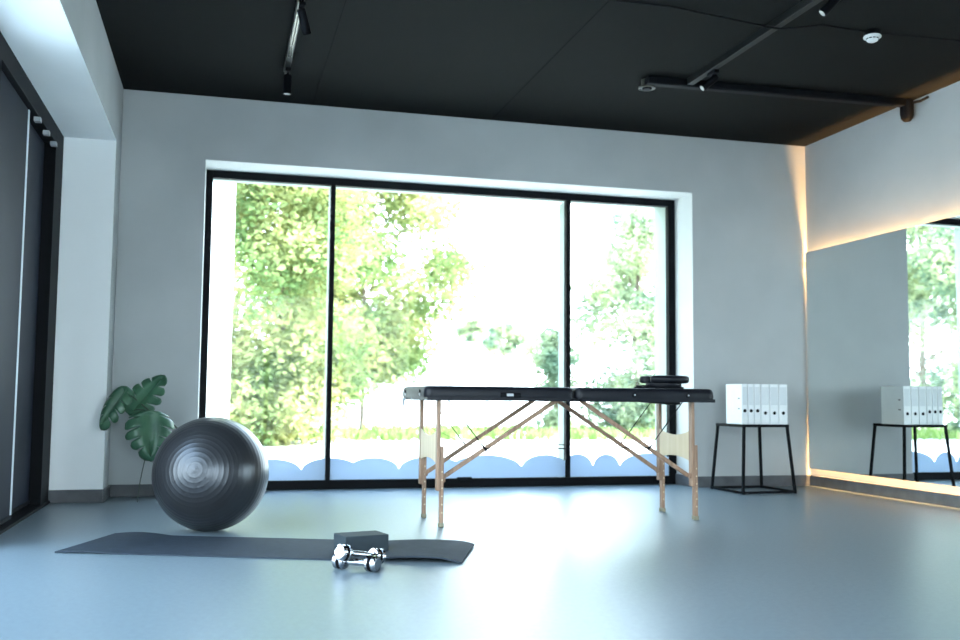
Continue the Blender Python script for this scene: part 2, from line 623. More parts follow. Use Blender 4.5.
# solid dark outer leaf behind the blinds (closed shutters)
b = BM()
box(b, RX - 0.30, RX - 0.18, 5.08, RY1 + 0.05, 0, RH)
link('shutter', b, M['blind'], w2)

# ------------------------------------------------------------------ unseen window added on the camera side to light back wall and pier
w3 = thing('added_window', 'unseen wide window added on the camera side to light the room', 'window')
del w3['category']
struct(w3)
b = BM()
box(b, -0.5, 3.2, YF - 0.15, YF - 0.09, 0, 0.07)
box(b, -0.5, 3.2, YF - 0.15, YF - 0.09, WH - 0.07, WH)
for xx in (-0.5, 0.72, 1.93, 3.14):
    box(b, xx, xx + 0.06, YF - 0.15, YF - 0.09, 0.07, WH - 0.07)
link('window_frame', b, M['black_metal'], w3)
b = BM()
box(b, -0.44, 3.14, YF - 0.125, YF - 0.119, 0.07, WH - 0.07)
link('pane', b, M['glass'], w3)

# ------------------------------------------------------------------ exterior
b = BM()
N = 40
gv = [[b.verts.new((-70 + 160 * i / N, YO + 0.02 + 130 * (j / N) ** 1.6, -0.03 - 0.06 * math.sin(i * 0.9) * math.cos(j * 0.7) * (j > 6))) for i in range(N + 1)] for j in range(N + 1)]
for j in range(N):
    for i in range(N):
        b.faces.new([gv[j][i], gv[j][i + 1], gv[j + 1][i + 1], gv[j + 1][i]])
struct(link('ground', b, M['ground'], smooth=True), 'pale sunlit paving outside the wide window')
b = BM()
box(b, -30, -1.5, -20, 8.0, -0.1, -0.02)
struct(link('ground_side', b, M['ground']), 'paving outside the glazed recess')
b = BM()
box(b, -10, 20, -25, YF - 0.36, -0.1, -0.02)
struct(link('ground_front', b, M['ground']), 'paving outside the camera side')

# white wall fin outside the left end of the wide window
b = BM()
box(b, -2.6, 0.097, 9.50, 9.75, -0.10, 4.2)
struct(link('trim_3', b, M['white_ext'], bevel=0.004), 'white exterior wall fin outside the window')

# loose cable on the paving outside the first pane
b = BM()
tube(b, bez((0.12, 8.30, -0.012), (0.35, 8.45, 0.05), (0.55, 8.2, 0.06), (0.80, 8.38, 0.0), 10), 0.008, 6)
tube(b, bez((0.40, 8.38, -0.012), (0.50, 8.30, 0.05), (0.62, 8.50, 0.05), (0.82, 8.42, -0.005), 10), 0.008, 6)
tag(link('garden_cable', b, M['cable'], smooth=True), 'loose black cable lying outside the foot of the narrow window pane', 'cable')

# grass verge: a soil strip with blades
b = BM()
gr = random.Random(3)
for i in range(9000):
    x = gr.uniform(-16, 22)
    y = gr.uniform(16.2, 21.0)
    if gr.random() < 0.25:
        x = gr.uniform(1.5, 12)
    s = gr.uniform(0.03, 0.07)
    hh = gr.uniform(0.06, 0.20)
    a = gr.uniform(0, PI)
    dx, dy = math.cos(a) * s, math.sin(a) * s
    lx, ly = gr.uniform(-.05, .05), gr.uniform(-.05, .05)
    z0 = -0.05
    f = [b.verts.new(v) for v in ((x - dx, y - dy, z0), (x + dx, y + dy, z0), (x + dx * .3 + lx, y + dy * .3 + ly, z0 + hh), (x - dx * .3 + lx, y - dy * .3 + ly, z0 + hh))]
    b.faces.new(f)
go = link('grass', b, M['grass'])
tag(go, 'green grass verge beyond the pale paving under the trees', 'grass')
go['kind'] = 'stuff'


def foliage(bm, clusters, n, size, seed):
    rr = random.Random(seed)
    tot = sum(c[3] ** 2 for c in clusters)
    for (cx, cy_, cz, cr) in clusters:
        k = int(n * cr ** 2 / tot)
        for i in range(k):
            u = rr.uniform(-1, 1)
            th = rr.uniform(0, 2 * PI)
            rad = cr * (rr.random() ** 0.40)
            s_ = math.sqrt(1 - u * u)
            p = Vector((cx + rad * s_ * math.cos(th), cy_ + rad * s_ * math.sin(th), cz + rad * u * 0.8))
            if p.z < 0.02:
                continue
            ax = Vector((rr.uniform(-1, 1), rr.uniform(-1, 1), rr.uniform(-.6, .2))).normalized()
            sd = ax.cross(Vector((rr.uniform(-1, 1), rr.uniform(-1, 1), rr.uniform(-1, 1)))).normalized()
            s = size * rr.uniform(0.6, 1.3)
            nn = ax.cross(sd) * (s * 0.18)
            q = [p, p + ax * s * 0.5 + sd * s * 0.36 + nn, p + ax * s * 1.1, p + ax * s * 0.5 - sd * s * 0.36 + nn]
            vv = [bm.verts.new(v) for v in q]
            bm.faces.new(vv)


def make_tree(label, x, y, base_z, top_z, r, n, size, key, seed, group=None, trunk_r=0.14, gaps=0.0, dense=26, stretch=1.0, low=None):
    rr = random.Random(seed)
    t = thing('tree', label, 'tree', (x, y, -0.05), 0, group)
    h_ = top_z - base_z
    cz0 = (top_z + base_z) / 2
    cl = []
    for i in range(dense):
        u = rr.uniform(-1, 1)
        th = rr.uniform(0, 2 * PI)
        rad = rr.random() ** 0.5
        s_ = math.sqrt(max(0, 1 - u * u))
        cl.append((rad * s_ * math.cos(th) * r * stretch, rad * s_ * math.sin(th) * r * 0.8, cz0 + u * h_ / 2 * 0.92, r * rr.uniform(0.22, 0.42)))
    b = BM()
    tube(b, [(0, 0, 0), (0.05, 0.02, base_z + h_ * 0.2), (-0.05, 0, cz0), (0.08, 0.05, cz0 + h_ * 0.3)], trunk_r * 0.8, 8, True, trunk_r * 0.35)
    for c in cl[::2]:
        z0 = max(base_z * 0.7, c[2] - 0.9)
        tube(b, [(0, 0, min(z0, cz0)), (c[0] * 0.5, c[1] * 0.5, (z0 + c[2]) / 2 + 0.1), (c[0], c[1], c[2])], trunk_r * 0.35, 5, True, trunk_r * 0.1)
    link('trunk', b, M['bark'], t, smooth=True)
    b = BM()
    foliage(b, cl, n, size, seed + 1)
    link('foliage', b, M[key], t)
    return t


TG = 'trees outside'
make_tree('big sunlit leafy tree filling the narrow window pane', 0.92, 15.5, -0.2, 6.8, 2.1, 48000, 0.105, 'fol_a', 11, TG, dense=72, stretch=0.80, trunk_r=0.06)
make_tree('loose leafy tree just behind the first thin mullion', 2.85, 20.2, 0.9, 7.4, 2.3, 36000, 0.115, 'fol_a', 25, TG, dense=60, stretch=0.88, trunk_r=0.06)
make_tree('pale leafy tree seen through the last pane above the headrest', 8.9, 20.0, -0.2, 4.9, 1.9, 15000, 0.12, 'fol_b', 31, TG, dense=32, stretch=0.62, trunk_r=0.07)
make_tree('low leafy shrub tree close beside the second mullion', 7.2, 20.5, -0.2, 2.6, 1.1, 4200, 0.11, 'fol_b', 41, TG, dense=18, stretch=0.75, trunk_r=0.06)
make_tree('tall green tree seen at the edge of the mirror reflection', -6.2, 17.5, -0.1, 7.8, 2.4, 30000, 0.15, 'fol_b', 51, TG, dense=40, stretch=0.8)
make_tree('broad tree further out in the mirror reflection', -10.0, 24.0, 0.1, 8.5, 3.0, 14000, 0.17, 'fol_b', 61, TG, dense=36, stretch=0.9)
make_tree('leafy tree hidden behind the white exterior fin', -2.3, 18.2, 0.3, 7.0, 1.7, 9000, 0.14, 'fol_a', 71, TG, dense=30, stretch=0.7)
make_tree('tiny blue green tree far away above the table', 22.8, 78.0, 4.0, 7.2, 1.5, 1200, 0.6, 'fol_b', 81, 'far trees', trunk_r=0.2, dense=10)
make_tree('smaller of the two far away trees above the table', 19.3, 76.0, 4.6, 7.0, 1.0, 900, 0.55, 'fol_b', 91, 'far trees', trunk_r=0.2, dense=8)

# white gabled pavilion far beyond
pv = thing('pavilion', 'white gabled pavilion standing far beyond the table', 'building', (9.6, 46.0, -0.05))
b = BM()
box(b, -4.2, 4.2, 0.3, 5.7, 0, 1.9)
link('wall', b, M['white_ext'], pv)
b = BM()
vs = [b.verts.new(v) for v in ((-4.6, -0.3, 1.8), (4.6, -0.3, 1.8), (4.6, 6.3, 1.8), (-4.6, 6.3, 1.8), (-3.2, 3, 3.6), (3.2, 3, 3.6))]
for f in ((0, 1, 5, 4), (2, 3, 4, 5), (1, 2, 5), (3, 0, 4), (0, 3, 2, 1)):
    b.faces.new([vs[i] for i in f])
link('roof', b, M['roofing'], pv)
for xx in (-4.2, -2.4, -0.6, 1.2, 3.0, 4.2):
    b = BM()
    tube(b, [(xx, -0.1, 0), (xx, -0.1, 1.85)], 0.06, 6)
    link('post', b, M['pole'], pv)

up = thing('utility_pole', 'thin grey utility pole rising beyond the wide middle pane', 'pole', (8.05, 34.5, -0.05))
b = BM()
tube(b, [(0, 0, 0), (0, 0, 6.9)], 0.06, 8, True, 0.045)
link('pole_shaft', b, M['pole'], up, smooth=True)
b = BM()
bar(b, (-0.6, 0, 6.6), (0.6, 0, 6.6), 0.06, 0.06)
link('crossarm', b, M['pole'], up)

# ------------------------------------------------------------------ wall mirror with warm strips behind
MXf = 4.834
mir = thing('wall_mirror', 'long frameless mirror on the grey wall with warm backlight', 'mirror', (MXf, 4.9, 0.147))
b = BM()
box(b, 0.0, 0.006, -2.8, 2.43, 0.0, 1.838)
link('mirror_glass', b, M['mirror'], mir)
b = BM()
box(b, 0.006, 0.016, -2.78, 2.41, 0.02, 1.818)
link('backing_board', b, M['dark'], mir)
for yy in (-2.0, 0, 2.0):
    b = BM()
    box(b, 0.016, 0.035, yy, yy + 0.03, 0.25, 1.6)
    link('batten', b, M['dark'], mir)
for (zz, sgn) in ((1.838 - 0.10, 1), (0.07, -1)):
    b = BM()
    x0, x1 = 0.021, 0.033
    vs = [b.verts.new(v) for v in ((x0, -2.7, zz), (x1, -2.7, zz), (x1, 2.40, zz), (x0, 2.40, zz))]
    b.faces.new(vs if sgn > 0 else vs[::-1])
    me = bpy.data.meshes.new('led_strip')
    b.to_mesh(me)
    b.free()
    me.materials.append(M['led' if sgn > 0 else 'led_low'])
    o = bpy.data.objects.new('led_strip', me)
    COL.objects.link(o)
    o.parent = mir

# ------------------------------------------------------------------ ceiling fittings


def spot(name_label, anchor, d, length=0.13, r=0.026, drop=0.05, group='track spotlights'):
    """anchor: point under the track; d: pointing direction"""
    t = thing('track_spotlight', name_label, 'lamp', anchor, 0, group)
    b = BM()
    box(b, -0.018, 0.018, -0.05, 0.05, -0.022, 0.0)
    link('adapter', b, M['black_metal'], t, bevel=0.003)
    b = BM()
    tube(b, [(0, 0, -0.02), (0, 0, -0.02 - drop)], 0.007, 8)
    link('stem', b, M['black_metal'], t, smooth=True)
    dv = Vector(d).normalized()
    c = Vector((0, 0, -0.02 - drop))
    mt = Matrix.Translation(c - dv * 0.02) @ z_to(dv)
    b = BM()
    lathe(b, [(0, -0.01), (r * 0.9, -0.01), (r, 0), (r, length), (r - 0.004, length), (r - 0.004, length - 0.012), (0, length - 0.012)], 24, mt)
    hd = link('lamp_head', b, M['black_metal'], t, smooth=True)
    b = BM()
    lathe(b, [(0, length - 0.010), (r - 0.005, length - 0.010), (r - 0.005, length - 0.004), (0, length - 0.002)], 20, mt)
    link('lens', b, M['lens'], hd, smooth=True)
    return t


tr = thing('ceiling_track', 'black lighting track running toward the window above the ball', 'lighting track', (0.375, 5.0, H))
b = BM()
box(b, -0.020, 0.020, -3.0, 1.56, -0.030, 0.0)
link('track_body', b, M['track'], tr, bevel=0.002)
b = BM()
box(b, -0.012, -0.003, -2.95, 1.25, -0.0335, -0.030)
box(b, 0.003, 0.012, -2.95, 1.25, -0.0335, -0.030)
link('rail_groove', b, M['track_rail'], tr)
spot('black track spotlight hanging straight down at the end of the track', (0.380, 6.50, H - 0.030), (0, 0.0, -1), 0.120, 0.028, 0.050)
spot('tilted black track spotlight further up the track above the ball', (0.385, 5.37, H - 0.030), (0.30, 0.42, -0.85), 0.13, 0.024, 0.035)

tr = thing('ceiling_track', 'black lighting track meeting the ceiling conduit near the mirror', 'lighting track', (3.075, 4.6, H))
b = BM()
box(b, -0.022, 0.022, -2.5, 1.42, -0.045, 0.0)
link('track_body', b, M['track'], tr, bevel=0.002)
spot('tilted black track spotlight beside the ceiling conduit', (3.09, 5.70, H - 0.045), (-0.75, -0.05, -0.60), 0.13, 0.024, 0.035)
spot('black track spotlight cut by the upper picture edge near the detector', (3.075, 4.34, H - 0.045), (-0.55, 0.1, -0.60), 0.14, 0.024, 0.03)

cp = thing('ceiling_pipe', 'black pipe along the ceiling ending in a rounded downturn at the wall', 'pipe', (2.765, 6.04, H), math.radians(-1.7))
b = BM()
box(b, 0.0, 2.03, -0.035, 0.035, -0.055, 0.0)
link('pipe_run', b, M['black_metal'], cp, bevel=0.012, segs=3)
b = BM()
lathe(b, [(0, -0.005), (0.046, -0.005), (0.048, -0.03), (0.048, -0.11), (0.042, -0.14), (0.026, -0.160), (0, -0.166)], 24, Matrix.Translation((2.045, 0.0, 0)))
link('end_cap', b, M['black_metal'], cp, smooth=True)
b = BM()
tube(b, [(2.06, -0.02, -0.03), (2.085, -0.10, -0.035), (2.085, -0.18, -0.03)], 0.010, 6)
link('cable_tail', b, M['cable'], cp, smooth=True)

pk = thing('ceiling_vent', 'small round grey vent at the free end of the ceiling pipe', 'vent', (2.80, 6.10, H))
b = BM()
lathe(b, [(0, 0), (0.040, 0), (0.040, -0.045), (0.058, -0.05), (0.060, -0.062), (0.052, -0.066), (0.046, -0.060), (0, -0.060)], 28)
link('vent_body', b, M['puck'], pk, smooth=True)
b = BM()
lathe(b, [(0, -0.060), (0.034, -0.060), (0.030, -0.070), (0, -0.074)], 24)
link('vent_disc', b, M['black_metal'], pk, smooth=True)

sd = thing('smoke_detector', 'round white smoke detector on the black ceiling', 'detector', (3.712, 4.90, H))
b = BM()
lathe(b, [(0, 0), (0.050, 0), (0.050, -0.028), (0, -0.028)], 28)
link('base', b, M['black_metal'], sd, smooth=True)
b = BM()
lathe(b, [(0, -0.028), (0.048, -0.028), (0.052, -0.034), (0.050, -0.041), (0.034, -0.043), (0.034, -0.052), (0.030, -0.060), (0.018, -0.066), (0, -0.067)], 32)
link('detector_body', b, M['detector_white'], sd, smooth=True)
b = BM()
for k in range(10):
    a = 2 * PI * k / 10
    bar(b, (0.0345 * math.cos(a - .2), 0.0345 * math.sin(a - .2), -0.0475), (0.0345 * math.cos(a + .2), 0.0345 * math.sin(a + .2), -0.0475), 0.003, 0.006)
link('sensor_slot', b, M['dark'], sd)

b = BM()
tube(b, [(1.6, 4.895, H - 0.006), (2.4, 4.885, H - 0.006), (3.05, 4.90, H - 0.052), (3.1, 4.90, H - 0.052), (3.35, 4.888, H - 0.006), (3.68, 4.895, H - 0.010)], 0.006, 8)
tag(link('ceiling_cable', b, M['cable'], smooth=True), 'thin black cable across the ceiling to the smoke detector', 'cable')
b = BM()
tube(b, [(3.75, 4.90, H - 0.006), (4.2, 4.88, H - 0.004), (XR - 0.01, 4.86, H - 0.004)], 0.004, 8)
tag(link('ceiling_cable', b, M['cable'], smooth=True), 'thin black cable from the smoke detector toward the mirror wall', 'cable')

# ------------------------------------------------------------------ massage table
T = Matrix.Translation((1.972, 5.605, 0)) @ Matrix.Rotation(math.radians(1.0), 4, 'Z')
mt_ = thing('massage_table', 'folding massage table with black padded top and wooden legs', 'massage table', (1.972, 5.605, 0), math.radians(1.0))
HL, HW = 0.887, 0.335
Z0, Z1 = 0.701, 0.782


def cushion(x0, x1, round_l, round_r):
    """padded half: rounded-rectangle plan, puffed upper edge"""
    bm = BM()
    n = 7

    def outline(inset):
        pts = []
        for (cx, cy_, a0, rr) in ((x1, HW, 0, round_r), (x0, HW, 90, round_l), (x0, -HW, 180, round_l), (x1, -HW, 270, round_r)):
            r2 = max(rr - inset, 0.002)
            ccx = cx - math.copysign(rr, cx - (x0 + x1) / 2)
            ccy = cy_ - math.copysign(rr, cy_)
            for k in range(n):
                a = math.radians(a0 + 90 * k / (n - 1))
                pts.append((ccx + r2 * math.cos(a), ccy + r2 * math.sin(a)))
        return pts
    prof = [(0.0, Z0 + 0.018), (-0.003, Z0 + 0.034), (0.0, Z1 - 0.022), (0.004, Z1 - 0.012), (0.012, Z1 - 0.004), (0.024, Z1 - 0.0005), (0.04, Z1)]
    rings = []
    for ins, z in prof:
        rings.append([bm.verts.new((x, y, z)) for x, y in outline(ins)])
    for a, c in zip(rings, rings[1:]):
        for k in range(len(a)):
            k2 = (k + 1) % len(a)
            bm.faces.new([a[k], a[k2], c[k2], c[k]])
    bm.faces.new(rings[0][::-1])
    bm.faces.new(rings[-1])
    return bm


for (x0, x1, rl, rr_) in ((-HL, -0.011, 0.05, 0.045), (-0.003, HL, 0.045, 0.05)):
    link('cushion', cushion(x0, x1, rl, rr_), M['pvc'], mt_, smooth=True, angle=50)
    b = BM()
    xa, xb = x0 + 0.012, x1 - 0.003
    for s in (-1, 1):
        box(b, xa, xb, s * (HW - 0.004) - (0.018 if s > 0 else 0), s * (HW - 0.004) + (0 if s > 0 else 0.018), Z0, Z0 + 0.020)
    box(b, xa, xa + 0.018, -HW + 0.02, HW - 0.02, Z0, Z0 + 0.020)
    box(b, xb - 0.018, xb, -HW + 0.02, HW - 0.02, Z0, Z0 + 0.020)
    link('rail_frame', b, M['pvc'], mt_, bevel=0.002)

LXs = (-0.785, 0.785)
for sx, lx in zip((-1, 1), LXs):
    for sy in (-1, 1):
        ly = sy * 0.218
        # fixed upper leg and sliding lower leg
        b = BM()
        box(b, lx - 0.010, lx + 0.010, ly - 0.022, ly + 0.022, 0.20, Z0 + 0.004)
        leg = link('leg', b, M['beech'], mt_, bevel=0.003)
        b = BM()
        xo = lx + 0.0225 * (1 if sx < 0 else 1) * 0.9
        box(b, xo - 0.010, xo + 0.010, ly - 0.020, ly + 0.020, 0.022, 0.445)
        link('leg_extension', b, M['beech'], leg, bevel=0.003)
        for k in range(6):
            zc = 0.06 + 0.045 * k + 0.02
            b = BM()
            lathe(b, [(0, 0), (0.0045, 0), (0.0045, 0.001), (0, 0.001)], 10, Matrix.Translation((xo, ly - 0.0205, zc)) @ Matrix.Rotation(PI / 2, 4, 'X'))
            link('peg_hole', b, M['plywood'], leg)
        b = BM()
        box(b, xo - 0.013, xo + 0.013, ly - 0.023, ly + 0.023, 0.0, 0.024)
        link('foot_tip', b, M['brass'], leg, bevel=0.003)
        b = BM()
        for zc in (0.262,):
            lathe(b, [(0, -0.030), (0.016, -0.030), (0.018, -0.024), (0.014, -0.018), (0.006, -0.016), (0.006, 0.016), (0, 0.016)], 14, Matrix.Translation((lx + 0.01, ly, zc)) @ Matrix.Rotation(-PI / 2 if sx < 0 else PI / 2, 4, 'Y'))
        link('leg_knob', b, M['beech'], leg, smooth=True)
    # plywood end panel with hollowed edges
    b = BM()
    ny, off = 12, 0.20
    xs_ = lx - sx * 0.0 - 0.004
    ztop, zbot = 0.530, 0.350
    rows = []
    for i in range(ny + 1):
        y = -off + 2 * off * i / ny
        q = 1 - (y / off) ** 2
        rows.append([b.verts.new((xs_ + dx, y, z)) for dx in (-0.004, 0.004) for z in (zbot + 0.022 * q, ztop - 0.030 * q)])
    for i in range(ny):
        a, c = rows[i], rows[i + 1]
        b.faces.new([a[0], c[0], c[1], a[1]])
        b.faces.new([a[2], a[3], c[3], c[2]])
        b.faces.new([a[1], c[1], c[3], a[3]])
        b.faces.new([a[0], a[2], c[2], c[0]])
    b.faces.new(rows[0])
    b.faces.new(rows[-1])
    link('end_panel', b, M['plywood'], mt_)
    # diagonal braces
    for sy in (-1, 1):
        ly = sy * 0.200
        b = BM()
        bar(b, (lx - sx * 0.018, ly, 0.262), (sx * 0.075 + (0.0), ly, Z0 + 0.006), 0.018, 0.024)
        link('brace', b, M['beech'], mt_, bevel=0.002)
    # steel cables, end of the top to the middle of the brace and across
    for sy in (-1, 1):
        ly = sy * 0.212
        mid = Vector((sx * 0.512, ly, 0.432))
        b = BM()
        tube(b, [(lx - sx * 0.05, ly, Z0 + 0.01), mid], 0.0032, 6)
        tube(b, [(lx - sx * 0.0, ly, 0.56), mid + Vector((0, 0, 0.004))], 0.0014, 6) if sx < 0 and sy > 0 else None
        link('support_cable', b, M['cable'], mt_)
        b = BM()
        tube(b, [mid + Vector((-sx * 0.012, 0, -0.014)), mid + Vector((sx * 0.012, 0, 0.014))], 0.0055, 8)
        link('cable_guide', b, M['black_metal'], mt_, smooth=True)
for sy in (-1, 1):
    b = BM()
    tube(b, [(-0.512, sy * 0.212, 0.432), (0, sy * 0.212, 0.428), (0.512, sy * 0.212, 0.432)], 0.0030, 6)
    link('centre_cable', b, M['cable'], mt_)
# hinge, corner bolts, knobs and latch on the sides
b = BM()
box(b, -0.035, 0.028, -HW - 0.0005, -HW + 0.004, Z0 + 0.001, Z0 + 0.014)
link('hinge', b, M['black_metal'], mt_)
for (bx, by) in ((0.355, -HW - 0.006), (0.700, -HW - 0.006)):
    b = BM()
    lathe(b, [(0, 0.004), (0.012, 0.003), (0.015, 0), (0.015, -0.008), (0, -0.008)], 16, Matrix.Translation((bx, by, 0.742)) @ Matrix.Rotation(PI / 2, 4, 'X'))
    kn = link('side_socket', b, M['black_metal'], mt_, smooth=True)
    b = BM()
    lathe(b, [(0, 0.006), (0.005, 0.0055), (0.005, 0)], 10, Matrix.Translation((bx, by, 0.742)) @ Matrix.Rotation(PI / 2, 4, 'X'))
    link('bolt', b, M['pole'], kn, smooth=True)
for by in (-0.20, 0.20):
    b = BM()
    lathe(b, [(0, 0.006), (0.007, 0.005), (0.009, 0)], 12, Matrix.Translation((-HL - 0.002, by, 0.735)) @ Matrix.Rotation(-PI / 2, 4, 'Y'))
    link('bolt', b, M['pole'], mt_, smooth=True)
    b = BM()
    lathe(b, [(0, 0.003), (0.010, 0.003), (0.010, 0)], 12, Matrix.Translation((-HL - 0.002, by, 0.752)) @ Matrix.Rotation(-PI / 2, 4, 'Y'))
    link('eyelet', b, M['dark'], mt_, smooth=True)
b = BM()
box(b, -0.46, -0.34, -HW - 0.008, -HW, 0.722, 0.748)
lt = link('case_latch', b, M['black_metal'], mt_, bevel=0.003)
b = BM()
box(b, -0.425, -0.385, -HW - 0.014, -HW - 0.008, 0.727, 0.743)
link('latch_tongue', b, M['pole'], lt, bevel=0.002)
# grey carrying strap hanging from the far corner
b = BM()
vs = [b.verts.new(v) for v in ((-HL + 0.004, 0.33, 0.714), (-HL + 0.004, 0.24, 0.714), (-HL + 0.004, 0.302, 0.655), (-HL + 0.004, 0.33, 0.615))]
vt = [b.verts.new((v.co.x + 0.004, v.co.y, v.co.z)) for v in vs]
b.faces.new(vs); b.faces.new(vt[::-1])
for k in range(4):
    b.faces.new([vs[k], vs[(k + 1) % 4], vt[(k + 1) % 4], vt[k]])
st = link('carry_strap', b, M['strap'], mt_)
b = BM()
tube(b, [(-HL + 0.012, 0.09, 0.714), (-HL + 0.010, 0.09, 0.62)], 0.003, 6)
link('strap_cord', b, M['strap'], st)
# folded armrest bracket slung under the right half
b = BM()
pts = [(0.47, 0.700), (0.52, 0.712), (0.70, 0.712), (0.70, 0.688), (0.665, 0.684), (0.60, 0.692), (0.52, 0.694)]
lo = [b.verts.new((x - 0.03, -0.30, z)) for x, z in pts]
hi = [b.verts.new((x - 0.03, -0.20, z)) for x, z in pts]
b.faces.new(lo); b.faces.new(hi[::-1])
for k in range(len(pts)):
    b.faces.new([lo[k], lo[(k + 1) % len(pts)], hi[(k + 1) % len(pts)], hi[k]])
link('bracket_handle', b, M['black_metal'], mt_, bevel=0.003)

# headrest lying on the table
hr = thing('headrest_cushion', 'black horseshoe face cushion lying on the massage table', 'cushion', (2.672, 5.60, 0.7825), math.radians(1))
b = BM()
ns, nc = 40, 12
rings = []
for i in range(ns + 1):
    a = math.radians(180 + 28) + math.radians(304) * i / ns
    cx, cy_ = 0.112 * math.cos(a), 0.098 * math.sin(a)
    endf = min(1, min(i, ns - i) / 3.0)
    sc = 0.35 + 0.65 * math.sqrt(max(0, 1 - (1 - endf) ** 2))
    ring = []
    for k in range(nc):
        t = 2 * PI * k / nc
        ex = math.copysign(abs(math.cos(t)) ** 0.6, math.cos(t)) * 0.050 * sc
        ez = math.copysign(abs(math.sin(t)) ** 0.6, math.sin(t)) * 0.0245 * (0.6 + 0.4 * sc)
        ring.append(b.verts.new((cx + math.cos(a) * ex, cy_ + math.sin(a) * ex, 0.058 + ez)))
    rings.append(ring)
for a, c in zip(rings, rings[1:]):
    for k in range(nc):
        b.faces.new([a[k], a[(k + 1) % nc], c[(k + 1) % nc], c[k]])
b.faces.new(rings[0][::-1]); b.faces.new(rings[-1])
link('face_pad', b, M['pvc'], hr, smooth=True, angle=60)
b = BM()
lathe(b, [(0.050, 0.012), (0.108, 0.012), (0.112, 0.018), (0.110, 0.036), (0.050, 0.036)], 36, closed=True)
link('support_plate', b, M['pvc'], hr, smooth=True)
b = BM()
for yy in (-0.07, 0.07):
    box(b, -0.165, 0.10, yy - 0.009, yy + 0.009, 0.0, 0.013)
box(b, -0.150, -0.125, -0.08, 0.08, 0.013, 0.022)
link('mounting_bars', b, M['black_metal'], hr, bevel=0.003)

# ------------------------------------------------------------------ exercise ball
b = BM()
bmesh.ops.create_uvsphere(b, u_segments=96, v_segments=64, radius=0.302)
bl = link('exercise_ball', b, M['ball'], smooth=True, angle=180)
bl.location = (-0.030, 5.46, 0.3010)
_ax = Vector((-0.26, -0.95, 0.14)).normalized()
bl.rotation_euler = _ax.to_track_quat('Z', 'Y').to_euler()
tag(bl, 'large dark grey exercise ball with fine concentric grooves', 'exercise ball')
b = BM()
lathe(b, [(0, 0.3018), (0.011, 0.3017), (0.012, 0.3025), (0.009, 0.3035), (0, 0.3037)], 20)
link('valve_plug', b, M['ball'], bl, smooth=True)

# ------------------------------------------------------------------ mat
ux, uy = 0.934, -0.357
ym = thing('exercise_mat', 'slate blue exercise mat unrolled on the floor with lifted end', 'mat', (-0.700, 4.838, 0.0), math.atan2(uy, ux))
L_, Wd = 1.858, 0.575
b = BM()
nu, nv, th_ = 90, 14, 0.006


def mat_z(s, t):
    """s along, t across (0 near edge)"""
    z = 0.0006
    e = (s - 1.40) / (L_ - 1.40)
    if e > 0:
        z += 0.022 * math.sin(min(e, 1.0) * PI * 0.80) * (0.95 - 0.45 * t) - (0.012 * max(0, e - 0.8) / 0.2) * (1 - t)
    e = 1 - s / 0.30
    if e > 0:
        z += 0.013 * math.sin(e * PI * 0.9) * t ** 1.5 + 0.005 * math.sin(e * PI) * (1 - t)
    z += 0.0010 * (math.sin(s * 9) + 1) * (0.3 + 0.7 * t) * (0.4 + 0.6 * (s > 1.4))
    return max(z, 0.0006)


def mat_pt(s, t):
    r = 0.05
    x, y = s, t * Wd
    # lifted corner turns in a little
    if s > L_ - 0.14:
        q = (s - (L_ - 0.14)) / 0.14
        y -= 0.075 * q ** 3 * t
    return x, y


top, bot = [], []
for i in range(nu + 1):
    s = L_ * i / nu
    rt, rb = [], []
    for j in range(nv + 1):
        t = j / nv
        x, y = mat_pt(s, t)
        z = mat_z(s, t)
        rt.append(b.verts.new((x, y, z + th_)))
        rb.append(b.verts.new((x, y, z)))
    top.append(rt); bot.append(rb)
for i in range(nu):
    for j in range(nv):
        b.faces.new([top[i][j], top[i + 1][j], top[i + 1][j + 1], top[i][j + 1]])
        b.faces.new([bot[i][j], bot[i][j + 1], bot[i + 1][j + 1], bot[i + 1][j]])
for i in range(nu):
    b.faces.new([top[i][0], bot[i][0], bot[i + 1][0], top[i + 1][0]])
    b.faces.new([top[i][nv], top[i + 1][nv], bot[i + 1][nv], bot[i][nv]])
for j in range(nv):
    b.faces.new([top[0][j], top[0][j + 1], bot[0][j + 1], bot[0][j]])
    b.faces.new([top[nu][j], bot[nu][j], bot[nu][j + 1], top[nu][j + 1]])
link('mat_sheet', b, M['mat'], ym, smooth=True, angle=40)

# ------------------------------------------------------------------ yoga block on the mat
b = BM()
box(b, 0, 0.213, 0, 0.150, 0, 0.081)
blk = link('foam_block', b, M['block'], bevel=0.005, segs=3)
blk.location = (0.566, 4.455, 0.0085)
blk.rotation_euler = (0, 0, math.radians(14))
tag(blk, 'charcoal foam yoga block lying on the mat behind the chrome dumbbells', 'yoga block')


